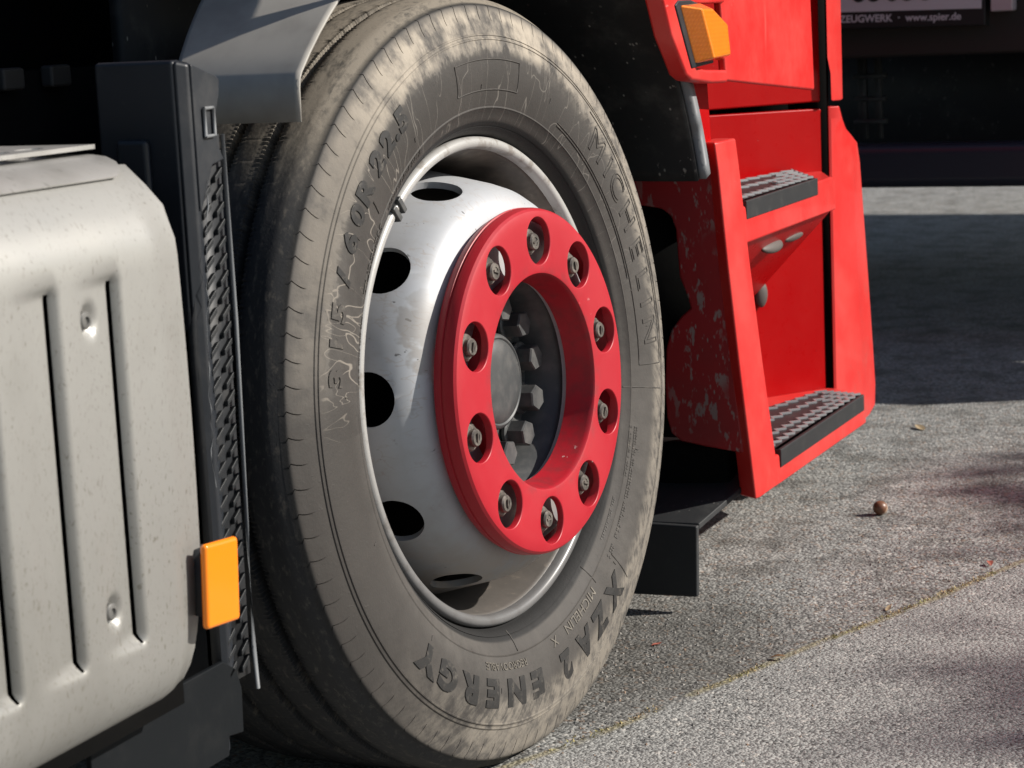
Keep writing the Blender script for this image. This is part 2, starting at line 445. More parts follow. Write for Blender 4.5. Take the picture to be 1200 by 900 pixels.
def text_bm(s, size, extrude=.001, offset=0., outline=0., align='CENTER', sx=1., maxlen=.006):
    cu = bpy.data.curves.new("lettering", 'FONT'); cu.body = s; cu.size = size; cu.align_x = align
    cu.align_y = 'CENTER'; cu.resolution_u = 4; cu.offset = offset
    if outline: cu.fill_mode = 'NONE' if hasattr(cu, 'fill_mode') else 'NONE'; cu.bevel_depth = outline; cu.bevel_resolution = 1
    else: cu.extrude = extrude
    o = bpy.data.objects.new("lettering", cu); COL.objects.link(o)
    bpy.context.view_layer.update()
    me = bpy.data.meshes.new_from_object(o.evaluated_get(bpy.context.evaluated_depsgraph_get()))
    bm = bmesh.new(); bm.from_mesh(me)
    bpy.data.objects.remove(o); bpy.data.curves.remove(cu); bpy.data.meshes.remove(me)
    bmesh.ops.triangulate(bm, faces=bm.faces)
    for _ in range(4):
        es = [e for e in bm.edges if e.calc_length() > maxlen]
        if not es: break
        bmesh.ops.subdivide_edges(bm, edges=es, cuts=1); bmesh.ops.triangulate(bm, faces=bm.faces)
    for q in bm.verts: q.co.x *= sx
    return bm

# ================================================================== SETTING
def build_ground():
    bm = bmesh.new(); s = 220
    vs = [bm.verts.new(q) for q in ((-s, -s, 0), (s, -s, 0), (s, s, 0), (-s, s, 0))]; bm.faces.new(vs)
    tag(link("asphalt_ground", bm, M_GND, smooth=False), kind="structure",
        label="grey worn asphalt yard with a mossy crack line")
build_ground()

# ================================================================== RED TRUCK
truck = tag(empty("truck"), "dusty red truck with steel front wheel and open cab steps", "truck")

# ---------------- wheel (local X = axle outwards, Y forwards, Z up)
WN = Vector((0.9950745, -0.08372376, 0.05307611)); WE1 = Vector((0.08384194, 0.99647907, 0.)); WE2 = WN.cross(WE1)
WM = Matrix(((WN.x, WE1.x, WE2.x, 0), (WN.y, WE1.y, WE2.y, 0), (WN.z, WE1.z, WE2.z, .46), (0, 0, 0, 1)))
WI = WM.inverted()

def build_wheel():
    # wheel body: barrel and dish
    bar = [(-.262, .297), (-.262, .286), (-.25, .280), (-.20, .274), (-.135, .268), (-.075, .270), (-.035, .277), (-.017, .2815), (-.009, .2845)]
    bm = lathe(bar, 128)
    o = link("wheel", bm, M_BARREL, truck, sharp=40); o.matrix_local = WM
    m = o.modifiers.new("thick", 'SOLIDIFY'); m.thickness = .004; m.offset = 1
    wheel = o
    # rolled lip
    lip = [(-.012, .2835), (-.004, .2838), (.000, .2862), (.0015, .290), (.001, .2945), (-.003, .2975), (-.009, .2985), (-.012, .296)]
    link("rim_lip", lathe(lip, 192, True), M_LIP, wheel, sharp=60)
    # dish with ten hand holes
    out = [(-.108, .266), (-.085, .262), (-.06, .2555), (-.035, .2495), (-.01, .2435), (.008, .2375), (.022, .2285), (.031, .217), (.036, .203), (.038, .18), (.038, .125)]
    inn = [(h-.010, r-.006) if r > .21 else (h-.011, r) for h, r in out][::-1]
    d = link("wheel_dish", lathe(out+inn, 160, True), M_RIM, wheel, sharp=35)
    cb = bmesh.new()
    for k in range(10):
        a = R(31+36*k); c, s = math.cos(a), math.sin(a)
        # cutter axis is square to the cone, tilted a little outwards
        ax = Vector((.33, c, s)).normalized(); t = Vector((0, -s, c)); b = ax.cross(t)
        ctr = Vector((-.022, .247*c, .247*s)); ring = [[], []]
        for j in range(32):
            q = 2*math.pi*j/32
            off = t*math.cos(q)*.0315 + b*math.sin(q)*.0315
            ring[0].append(cb.verts.new(ctr+off-ax*.04)); ring[1].append(cb.verts.new(ctr+off+ax*.04))
        cb.faces.new(ring[0][::-1]); cb.faces.new(ring[1])
        for j in range(32): cb.faces.new((ring[0][j], ring[0][(j+1) % 32], ring[1][(j+1) % 32], ring[1][j]))
    bmesh.ops.recalc_face_normals(cb, faces=cb.faces)
    cut(d, cb)
    for f in d.data.polygons: f.use_smooth = True
    d.data.set_sharp_from_angle(angle=R(32))
    # brake drum seen through the hand holes
    link("brake_drum", lathe([(-.26, .05), (-.26, .205), (-.09, .205), (-.075, .195), (-.07, .12)], 64), M_DARK, wheel, sharp=30)
    # nut guard ring with ten openings
    pr = [(.040, .197), (.040, .2050), (.0490, .2090), (.0510, .2092), (.0518, .2075), (.0536, .2075), (.0545, .2090), (.0610, .2088), (.0670, .2072), (.0698, .2045),
          (.0710, .2000), (.0712, .1900), (.0712, .1330), (.0705, .1302), (.0685, .1288), (.0640, .1280), (.034, .1215), (.034, .1265),
          (.056, .134), (.0615, .140), (.0630, .150), (.0630, .188), (.056, .199)]
    g = link("nut_guard_ring", lathe(pr, 192, True), M_RING, wheel, sharp=60)
    bmx = bmesh.new()
    for k in range(10):
        a = R(13+36*k); cy, cz = .1685*math.cos(a), .1685*math.sin(a)
        rr, cc = [], 40
        # chamfered mouth: narrow below, flaring at the face
        for h, rad in ((.03, .0284), (.0694, .0284), (.0706, .0289), (.0714, .0299), (.09, .0299)):
            rr.append([bmx.verts.new((h, cy+rad*math.cos(2*math.pi*j/cc), cz+rad*math.sin(2*math.pi*j/cc))) for j in range(cc)])
        bmx.faces.new(rr[0][::-1]); bmx.faces.new(rr[-1])
        for A, B in zip(rr, rr[1:]):
            for j in range(cc): bmx.faces.new((A[j], A[(j+1) % cc], B[(j+1) % cc], B[j]))
    bmesh.ops.recalc_face_normals(bmx, faces=bmx.faces)
    cut(g, bmx)
    for f in g.data.polygons: f.use_smooth = True
    g.data.set_sharp_from_angle(angle=R(28))
    # wheel nuts: flange washer, hexagon, stud end
    def nut_bm():
        bm = bmesh.new()
        def ring(h, r, n, rot=0): return [bm.verts.new((h, r*math.cos(2*math.pi*j/n+rot), r*math.sin(2*math.pi*j/n+rot))) for j in range(n)]
        def stack(rs):
            for A, B in zip(rs, rs[1:]):
                n = len(A)
                for j in range(n): bm.faces.new((A[j], A[(j+1) % n], B[(j+1) % n], B[j]))
            bm.faces.new(rs[-1]); bm.faces.new(rs[0][::-1])
        stack([ring(0, .0225, 24), ring(.004, .0225, 24), ring(.006, .0195, 24)])
        stack([ring(.005, .0182, 6), ring(.024, .0182, 6), ring(.026, .0165, 6)])
        stack([ring(.020, .0158, 24), ring(.0262, .0158, 24), ring(.0285, .0138, 24), ring(.0285, .0105, 24)])
        stack([ring(.02, .0105, 24), ring(.0335, .0105, 24), ring(.0355, .0090, 24), ring(.0355, .0055, 24), ring(.0345, .005, 24)])
        add_box(bm, (.030, -.0012, -.0055), (.0368, .0012, .0055))
        return bm
    nut0 = None
    for k in range(10):
        a = R(13+36*k)
        if nut0 is None: nut0 = link("wheel_nut", nut_bm(), M_NUT, wheel, sharp=25); q = nut0
        else: q = nut0.copy(); COL.objects.link(q); q.parent = wheel
        q.location = (.0315, .1675*math.cos(a), .1675*math.sin(a)); q.rotation_euler = (a+random.uniform(-1, 1), 0, 0)
    # hub: flange, web, cap
    link("hub", lathe([(-.01, .150), (.020, .146), (.024, .138), (.012, .126), (-.018, .119), (-.030, .114), (-.030, .110), (-.019, .110), (-.018, .072), (-.016, .066), (-.016, .0)], 96), M_HUB, wheel, sharp=35)
    link("hub_cap", lathe([(-.016, .0600), (.003, .0588), (.0065, .0560), (.0075, .0535), (.0060, .0515), (.0085, .049), (.011, .036), (.0122, .018), (.0125, .0)], 96), M_HUB, wheel, sharp=50)
    def bolt_bm():
        bm = bmesh.new()
        def ring(h, r, n): return [bm.verts.new((h, r*math.cos(2*math.pi*j/n), r*math.sin(2*math.pi*j/n))) for j in range(n)]
        for rs in ([ring(0, .0205, 24), ring(.004, .0205, 24), ring(.0055, .0185, 24)],
                   [ring(.005, .0165, 6), ring(.0255, .0165, 6), ring(.0275, .0150, 6)]):
            for A, B in zip(rs, rs[1:]):
                n = len(A)
                for j in range(n): bm.faces.new((A[j], A[(j+1) % n], B[(j+1) % n], B[j]))
            bm.faces.new(rs[-1])
        return bm
    b0 = None
    for k in range(11):
        a = R(10+360/11*k)
        if b0 is None: b0 = link("hub_bolt", bolt_bm(), M_BOLT, wheel, sharp=25); q = b0
        else: q = b0.copy(); COL.objects.link(q); q.parent = wheel
        q.location = (-.015, .0895*math.cos(a), .0895*math.sin(a)); q.rotation_euler = (a+.3*k, 0, 0)
    # balance weight clipped on the rim lip
    bm = bmesh.new()
    for da in (-1.4, 1.4):
        a = R(128+da); mx = Matrix.Rotation(a, 4, 'X')
        add_box(bm, (-.006, .280, -.004), (.0045, .3005, .004), mx)
    link("balance_weight", bm, M_BOLT, wheel, bevel=.0015)
    return wheel
wheel = build_wheel()

# ---------------- tyre
SIDE = [(.2935, -.014), (.299, -.010), (.3015, -.003), (.305, .004), (.309, .0085), (.3095, .0078), (.311, .0100), (.320, .0160), (.330, .0208), (.3305, .0216), (.332, .0216), (.3325, .0213),
        (.345, .0252), (.360, .0284), (.375, .0300), (.390, .0298), (.402, .0286), (.4105, .0270), (.4112, .0279), (.4126, .0275), (.4133, .0261), (.4156, .0254), (.4163, .0263), (.4176, .0258), (.4184, .0244)]
BAND = [(.4220, .0236), (.4280, .0220), (.4340, .0201), (.4370, .0191), (.4400, .0180), (.4450, .0162), (.4490, .0147)]
def side_h(r):
    q = SIDE+BAND
    q = [t for t in q if t[0] not in (.4112, .4126, .4163, .4176, .3095)]
    for (r0, h0), (r1, h1) in zip(q, q[1:]):
        if r0 <= r <= r1: return h0+(h1-h0)*(r-r0)/(r1-r0)
    return q[-1][1] if r > q[-1][0] else q[0][1]
def build_tyre():
    HC = -.130                                           # centre plane of the tyre
    prof = []                                            # (h, r, tag)
    for r, h in SIDE: prof.append((h, r, 's'))
    for r, h in BAND: prof.append((h, r, 'n'))
    tr = lambda h: .4735 - .0080*(abs(h-HC)/.140)**2 - .0050*(max(0., abs(h-HC)-.10)/.040)**2
    prof.append((.0132, .4522, 'e')); prof.append((.0115, .4545, 't')); prof.append((.0060, .4568, 't'))
    gw, gd = .0058, .014
    tread = [(h, tr(h), 't') for h in (.000, -.010, -.022)]
    gcs = [-.0435, -.0920, -.1480, -.2030]
    for i, gc in enumerate(gcs):
        tread += [(gc+gw+.009, tr(gc+gw), 't'), (gc+gw+.004, tr(gc+gw), 'z+'), (gc+gw, tr(gc+gw)-.0008, 'z+'), (gc+gw*.72, tr(gc)-gd*.55, 'z+'), (gc+gw*.5, tr(gc)-gd, 'g'),
                  (gc-gw*.5, tr(gc)-gd, 'g'), (gc-gw*.72, tr(gc)-gd*.55, 'z-'), (gc-gw, tr(gc-gw)-.0008, 'z-'), (gc-gw-.004, tr(gc-gw), 'z-'), (gc-gw-.009, tr(gc-gw), 't')]
    for h in (HC-.105, HC-.12, HC-.13): tread.append((h, tr(h), 't'))
    prof += tread
    for r, h in (SIDE+BAND)[::-3]: prof.append((2*HC-h, r, 'i'))
    bm = bmesh.new(); NN = 104; per = [0, .1, .2, .3, .40, .470, .482, .506, .518, .6, .7, .8, .9]; cols = []
    # eight columns to each shoulder notch pitch; two narrow ones form the cut
    for i in range(NN):
        jit = random.uniform(-.02, .02)
        for j, f in enumerate(per):
            t0 = (i+f)/NN; col = []
            for h, r, g in prof:
                t = t0; hh, rr = h, r
                if g in 'ne' and r > .4355:              # curved shoulder cut
                    q = (r-.436)/.0165; t -= (.17*q*q)/NN
                    if j in (6, 7):
                        dp = .0042*min(1, (r-.4355)/.005); hh -= dp*.9; rr -= dp*.35
                if g in ('z+', 'z-'):                    # serrated groove edges with fine sipes
                    sg = 1 if g == 'z+' else -1
                    k = (i*10+min(j, 5)+max(0, j-8)) if j not in (6, 7, 8) else i*10+5
                    hh += sg*(.0009 if k % 2 else -.0007)*random.uniform(.5, 1.2)
                    if k % 2 and r > .460: rr -= .0016
                a = 2*math.pi*t
                col.append(bm.verts.new((hh, rr*math.cos(a), rr*math.sin(a))))
            cols.append(col)
    n = len(cols)
    for i in range(n):
        A, B = cols[i], cols[(i+1) % n]
        for j in range(len(prof)-1): bm.faces.new((A[j], A[j+1], B[j+1], B[j]))
    for q in bm.verts:                                   # contact patch: flat on the road, slight bulge
        wv = WM @ q.co
        if wv.z < .10 and q.co.x > -.01: q.co.x += .004*((.10-wv.z)/.10)
        if wv.z < .001:
            wv.z = .001; q.co = WI @ wv
    bmesh.ops.recalc_face_normals(bm, faces=bm.faces)
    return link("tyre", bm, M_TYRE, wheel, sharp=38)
tyre = build_tyre()

def wrap(bm, phi, r0, lift=.0004, squash=1.):
    """bend flat lettering clockwise round the sidewall; tops point outwards"""
    for q in bm.verts:
        x, y, z = q.co
        r = r0+y; a = R(phi) - x/r0
        h = side_h(r)+lift+z*squash
        q.co = (h, r*math.cos(a), r*math.sin(a))
    return bm
def letters(s, phi, r0, size, mat, ext=.0008, sx=1., off=0., outline=0., maxlen=.008):
    bm = wrap(text_bm(s, size, ext, off, outline, sx=sx, maxlen=maxlen), phi, r0)
    return tag(link("tyre_lettering", bm, mat, wheel, smooth=False), f"raised letters {s} on the tyre sidewall")
def build_lettering():
    # size mark up the left side; each glyph is turned about its own place
    for ch, ph in (("3", 169.8), ("1", 164.4), ("5", 159.4), ("/", 153.6), ("6", 147.6), ("0", 142.6)):
        letters(ch, ph, .3835, .033, M_LET3 if ph > 158 else M_LET, sx=1.32, off=.0014); letters(ch, ph, .3835, .0335, M_LET, sx=1.33, off=.0009, outline=.0004)
    for ch, ph in (("R", 138.2), ("2", 131.8), ("2", 127.2), (".", 124.2), ("5", 121.2)): letters(ch, ph, .3835, .035, M_LET, sx=1.28, off=.0017)
    # tread name along the bottom
    for ch, ph in (("X", -56.6), ("Z", -64.7), ("A", -72.2), ("2", -80.6)): letters(ch, ph, .3765, .047, M_LET, sx=1.02, off=.0026)
    for ch, ph in (("E", -92.2), ("N", -100.4), ("E", -109.0), ("R", -117.0), ("G", -125.6), ("Y", -133.2)):
        letters(ch, ph, .3735, .043, M_LET, sx=1.32, off=.0026)
    letters("REGROOVABLE", -103, .343, .0125, M_LET2, .0006, sx=1.15, maxlen=.012)
    letters("MICHELIN", -69.5, .341, .0170, M_LET2, .0006, sx=1.2, maxlen=.012)
    letters("X", -82.2, .341, .0165, M_LET2, .0006, sx=1.2)
    letters("TUBELESS", 146, .327, .0150, M_LET3, .0006, sx=1.35, maxlen=.012)
    # outlined maker's name down the right side, between two arcs
    for ch, ph in (("M", 44.5), ("I", 38.4), ("C", 33.4), ("H", 26.0), ("E", 18.6), ("L", 12.0), ("I", 6.8), ("N", 1.0)):
        letters(ch, ph, .3765, .049, M_LET3, sx=1.1, outline=.0008, maxlen=.012)
    bm = bmesh.new()
    def arc(r, a0, a1, rad=.0008, n=40):
        pts = []
        for i in range(n+1):
            a = R(a0+(a1-a0)*i/n); pts.append((side_h(r)+.0003, r*math.cos(a), r*math.sin(a)))
        tube(bm, pts, rad, 6)
    arc(.3475, 60, -6); arc(.3440, 60, 14); arc(.4045, 50, -6)
    def ray(ph, r0, r1, rad=.0007):
        a = R(ph); tube(bm, [(side_h(r0+(r1-r0)*i/5)+.0003, (r0+(r1-r0)*i/5)*math.cos(a), (r0+(r1-r0)*i/5)*math.sin(a)) for i in range(6)], rad, 6)
    ray(-6, .3475, .4045); ray(-11, .318, .405); ray(-97, .305, .329, .0009); ray(-60, .312, .34, .0006); ray(-51, .345, .395, .0006)
    ray(138, .345, .365, .0009)
    # blank shield cartouche near the top
    arc(.352, 101, 78); arc(.388, 101, 78); ray(78, .352, .388); ray(101, .352, .388)
    for k in range(14):                                  # short mould witness marks
        ph = (k*27+11) % 360; r0 = .345+.008*((k*7) % 4); ray(ph, r0, r0+.006, .0006)
    tag(link("moulded_line", bm, M_LET3, wheel), kind="stuff")
    # two blocks of small moulded print, worn past reading: raised dashes
    bm = bmesh.new()
    def dashes(r, a0, a1, hgt):
        a = a0
        while a > a1:
            wd = random.uniform(.35, .8)
            if random.random() < .86:
                for part in range(random.choice((1, 2, 2))):
                    y0 = -hgt/2 + part*hgt*.55; y1 = y0+hgt*random.uniform(.3, .5)
                    am = R(a); pts = []
                    for (da, rr) in ((0, r+y0), (-R(wd)*.7, r+y0), (-R(wd)*.7, r+y1), (0, r+y1)):
                        aa = am+da; pts.append((side_h(rr)+.0001, rr*math.cos(aa), rr*math.sin(aa)))
                    add_prism(bm, pts, (.0006, 0, 0))
            a -= wd
    dashes(.343, -20, -52, .007); dashes(.333, -20, -33, .006); dashes(.323, -38, -50, .004)
    dashes(.326, 134, 117, .009); dashes(.325, 171, 158, .009)
    tag(link("moulded_print", bm, M_LET3, wheel, smooth=False), kind="stuff")
    # round tread depth plug
    a = R(145.2); c = Vector((side_h(.382), .382*math.cos(a), .382*math.sin(a)))
build_lettering()

# ---------------- silver side fairing behind the wheel
def build_fairing():
    sec = [(-.16, .772), (-.09, .776), (-.030, .781), (-.005, .785), (.008, .785), (.028, .767), (.044, .750), (.0545, .734), (.059, .720), (.060, .706)]
    z = .700
    while z > .372: sec.append((.060, z)); z -= .004
    sec += [(.060, .368), (.0585, .352), (.054, .337), (.045, .322), (.030, .310), (.010, .300), (-.02, .290), (-.08, .28), (-.15, .275)]
    slots = [-.8550, -.9410, -1.0270, -1.1130, -1.1990]
    ys = set(); y = -1.36
    while y < -.7475: ys.add(round(y, 4)); y += .004
    ys = sorted(ys)
    out = []
    for y in ys:
        if all(not (-.001 < y-s_ < .0105) for s_ in slots): out.append(y)
    for s_ in slots: out += [s_, s_+.0034, s_+.0062, s_+.0100]
    ys = sorted(out)+[-.7470, -.7445, -.7430, -.7425]
    screws = [(-.890, .668), (-.886, .420), (-1.062, .672), (-1.058, .424), (-1.24, .67), (-1.24, .42)]
    def sm(a, b, t): t = min(1, max(0, (t-a)/(b-a))); return t*t*(3-2*t)
    def depth(y, z):
        wz = sm(.381, .392, z)*(1-sm(.694, .705, z)); d = 0
        for i, s_ in enumerate(slots):
            if s_-.060 <= y <= s_+1e-5: d = .0105*max(0., (y-s_+.060)/.060)**1.2
            elif s_ < y <= s_+.0035: d = .0085
            elif s_ < y <= s_+.0063: d = .0028
        if y > -.84: d = 0
        d *= wz
        for sy, sz in screws:
            q = math.hypot(y-sy, (z-sz)*.9)
            d += .0095*(1-sm(.0055, .0165, q))
        # the big slot gapes a little near its lower end
        return d
    def fn(y, k):
        x, z = sec[k]
        t = max(0., (y+.7475)/.005)
        edge = .0060*t*t + .010*sm(-.80, -.7425, y)
        nx = 1 if z < .74 else .4
        bul = .006*sm(-.79, -.743, y)*math.sin(max(0, min(1, (z-.35)/.4))*math.pi)
        yy = y + bul - .016*(1-sm(.33, .43, z))*sm(-.82, -.7425, y)
        return (x-(edge*nx if x > -.03 else 0)-(depth(y, z) if abs(x-.060) < 1e-6 else 0), yy, z - (.004*t if z > .74 else 0))
    def keep(i, j):
        z = sec[j][1]
        return not (any(abs(ys[i]-s_) < 1e-6 for s_ in slots) and .386 < z < .700)
    bm = grid(fn, ys, range(len(sec)), keep)
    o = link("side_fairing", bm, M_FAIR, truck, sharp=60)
    bmesh_fix(o)
    # dark box behind the louvres
    link("louvre_backing", box((-.14, -1.36, .30), (.036, -.765, .735)), M_DARK, o)
    # countersunk screws
    s0 = None
    for sy, sz in screws[:4]:
        if s0 is None:
            bm = lathe([(-.003, .0075), (.0008, .0075), (.0022, .0062), (.0026, .0035), (.0005, .0028), (.0005, 0)], 20)
            s0 = link("screw", bm, M_ZINC, o, sharp=35); q = s0
        else: q = s0.copy(); COL.objects.link(q); q.parent = o
        q.location = (.0515, sy, sz)
    # sloped cover plate resting on the top
    cs = [(-.10, .7935, -.748), (-.03, .793, -.749), (-.012, .7912, -.753), (.002, .7872, -.759), (.012, .7828, -.768), (.018, .7793, -.777), (.0215, .7765, -.788)]
    pts = [Vector((x, y, z)) for x, z, y in cs] + [Vector((x, -1.36, z)) for x, z, y in cs[::-1]]
    bm = bmesh.new(); T = Vector((.0008, 0, .0014))
    lo = [bm.verts.new(q) for q in pts]; hi = [bm.verts.new(q+T) for q in pts]
    for (a, b, c, d) in [(i, i+1, 12-i, 13-i) for i in range(6)]:
        bm.faces.new((hi[a], hi[b], hi[c], hi[d])); bm.faces.new((lo[d], lo[c], lo[b], lo[a]))
    for i in range(14): bm.faces.new((lo[i], lo[(i+1) % 14], hi[(i+1) % 14], hi[i]))
    bmesh.ops.recalc_face_normals(bm, faces=bm.faces)
    link("cover_plate", bm, M_ALU, o, sharp=40)
    # perforated catwalk plate above
    t = link("perforated_plate", box((-.32, -1.40, .7990), (-.028, -.745, .8030)), M_ALU, o, smooth=False)
    cb = bmesh.new()
    for i in range(10):
        for j in range(5):
            cx, cy = -.058-.05*j, -.800-.047*i - (.0235 if j % 2 else 0)
            rr = [[cb.verts.new((cx+.0105*math.cos(2*math.pi*k/14), cy+.0165*math.sin(2*math.pi*k/14), zz)) for k in range(14)] for zz in (.79, .82)]
            cb.faces.new(rr[0][::-1]); cb.faces.new(rr[1])
            for k in range(14): cb.faces.new((rr[0][k], rr[0][(k+1) % 14], rr[1][(k+1) % 14], rr[1][k]))
    bmesh.ops.recalc_face_normals(cb, faces=cb.faces)
    cut(t, cb)
def bmesh_fix(o):
    bm = bmesh.new(); bm.from_mesh(o.data); bmesh.ops.recalc_face_normals(bm, faces=bm.faces)
    # outward faces point to +X / +Z
    s = sum(f.normal.x*f.calc_area() for f in bm.faces)
    if s < 0: bmesh.ops.reverse_faces(bm, faces=bm.faces)
    bm.to_mesh(o.data); bm.free()
build_fairing()

# ---------------- rear mudguard edge with spray suppressor and marker
def build_mudguard():
    # black moulded end panel, facing backwards
    bm = bmesh.new()
    add_prism(bm, [(-.098, -.640, .20), (-.010, -.640, .20), (-.010, -.640, .872), (-.098, -.640, .872)], (0, .018, 0))
    add_prism(bm, [(-.010, -.640, .22), (.0, -.628, .22), (.0, -.628, .868), (-.010, -.640, .872)], (-.006, .016, 0))
    o = link("rear_mudguard", bm, M_BLKC, truck, bevel=.004)
    # moulded recess rib
    bm = bmesh.new(); add_box(bm, (-.075, -.648, .40), (-.040, -.638, .80))
    link("moulded_rib", bm, M_BLKC, o, bevel=.012, seg=3)
    # head clip at the top of the strip
    bm = bmesh.new()
    add_prism(bm, [(.001, -.626, .868), (.001, -.585, .856), (.001, -.578, .852), (.001, -.580, .838), (.001, -.590, .815), (.001, -.588, .79), (.001, -.578, .776), (.001, -.60, .772), (.001, -.618, .74), (.001, -.626, .73)], (-.012, 0, 0))
    link("strip_clip", bm, M_BLKC, o, bevel=.002)
    bm = bmesh.new()
    for a, b in (((-.612, .800), (-.612, .826)), ((-.596, .800), (-.596, .826)), ((-.612, .800), (-.596, .800)), ((-.612, .826), (-.596, .826))):
        tube(bm, [(.003, a[0], a[1]), (.003, b[0], b[1])], .0018, 6)
    link("buckle", bm, M_EDGE, o)
    # suppressor strip: two columns of slanted lugs on a backing
    bm = bmesh.new(); add_prism(bm, [(-.006, -.640, .27), (-.006, -.585, .27), (-.006, -.575, .80), (-.006, -.612, .80), (-.006, -.640, .62)], (-.012, 0, 0))
    s_ = link("spray_suppressor", bm, M_BLK, o)
    bm = bmesh.new(); z = .275
    while z < .775:
        f = (z-.27)/.53
        for c0, wd in ((-.630+.014*f, .0145), (-.606+.013*f, .0145)):
            y0, y1 = c0, c0+wd
            add_prism(bm, [(-.006, y0, z), (-.006, y1, z+.010), (-.006, y1, z+.016), (-.006, y0, z+.006)], (.0050, 0, .0015))
        z += .0165
    link("suppressor_lugs", bm, M_LUG, s_, bevel=.0010)
    # pale trim bead down the wheel side of the strip
    bm = bmesh.new(); tube(bm, [(.0, -.5785, .80), (.002, -.580, .62), (.003, -.588, .42), (.003, -.590, .30), (.002, -.586, .255)], .0022, 8)
    link("trim_bead", bm, M_EDGE, o)
    # torn grey seam beside the lugs
    bm = bmesh.new(); pts = []
    for i in range(24):
        f = i/23; pts.append((.002+random.uniform(0, .003), -.640+.026*f*f+random.uniform(-.0025, .0025), .47+.29*f))
    tube(bm, pts, [.0002+random.uniform(0, .0010)*(i_ % 3 == 0) for i_, _ in enumerate(pts)], 6)
    link("torn_seam", bm, M_EDGE, o)
    # lower flap
    bm = bmesh.new(); add_prism(bm, [(-.001, -.86, .205), (-.001, -.640, .203), (-.001, -.638, .222), (-.001, -.612, .218), (-.001, -.610, .262), (-.001, -.618, .285), (-.001, -.640, .298), (-.001, -.86, .298)], (-.006, 0, 0))
    link("lower_flap", bm, M_FLAPB, o, bevel=.0015)
    # orange side marker
    bm = bmesh.new(); add_prism(bm, [(0, -.0245, .0385), (0, .0245, .0385), (0, .0245, -.0385), (0, -.0245, -.0385)], (-.008, 0, 0))
    lm = Mat("orange_reflector", (.95, .24, .005), .22, coat=.5)
    mk = link("side_marker", bm, lm.m, o, bevel=.0045, seg=3)
    mk.location = (.076, -.7485, .4105); mk.rotation_euler = (R(-3.5), 0, R(-5))
    bm = bmesh.new(); add_box(bm, (-.05, -.012, -.030), (-.0085, .014, .030))
    link("marker_bracket", bm, M_BLK, mk)
build_mudguard()

# ---------------- parts of the chassis inside the arch
def build_inner():
    # grey mudguard shell over the rear of the tyre, with a turned-down lip
    bm = bmesh.new(); rows = []
    path = [(.552*math.cos(R(a)), .46+.552*math.sin(R(a))) for a in range(72, 136, 3)]
    y, z = path[-1]; path += [(y-.004, z-.006), (y-.006, z-.016), (y-.007, z-.050)]
    for i, (y, z) in enumerate(path):
        f = i/(len(path)-1)
        rows.append([bm.verts.new((x, y, z)) for x in (-.40, -.225+.07*max(0, f-.45)/.55, -.22+.07*max(0, f-.45)/.55, -.10, -.024, -.017)])
    for A, B in zip(rows, rows[1:]):
        for j in range(1, 5): bm.faces.new((A[j], A[j+1], B[j+1], B[j]))
    gm = Mat("grey_mudguard_plastic", (.30, .30, .29), .55); p = gm.gen()
    gm.set('Base Color', gm.mix(gm.noise(p, 12, 4).step(.35, .7), (.37, .352, .318), (.27, .255, .23)))
    for q in [q for q in bm.verts if not q.link_faces]: bm.verts.remove(q)
    o = link("mudguard_shell", bm, gm.m, truck, sharp=60)
    mo = o.modifiers.new("thick", 'SOLIDIFY'); mo.thickness = .0025
    # dark chassis, axle and engine space
    bm = bmesh.new()
    add_box(bm, (-.62, -2.2, .55), (-.46, 2.0, .86)); add_box(bm, (-1.7, -2.4, .20), (-.64, 2.2, 1.25))
    c = link("chassis_rail", bm, M_DARK, truck)
    link("front_axle", box((-1.6, -.07, .36), (-.28, .07, .48)), M_DARK, truck, bevel=.02)
    link("tank_wall", box((-.60, -2.4, .25), (-.20, -.70, .79)), M_DARK, truck)
    bmat = black_plastic("bracket_grey", (.02, .02, .02), .6, .1)
    for y in (-.40, -.31, -.22): link("rail_bracket", box((-.458, y-.02, .840), (-.44, y+.02, .866)), bmat, c, bevel=.004)
build_inner()

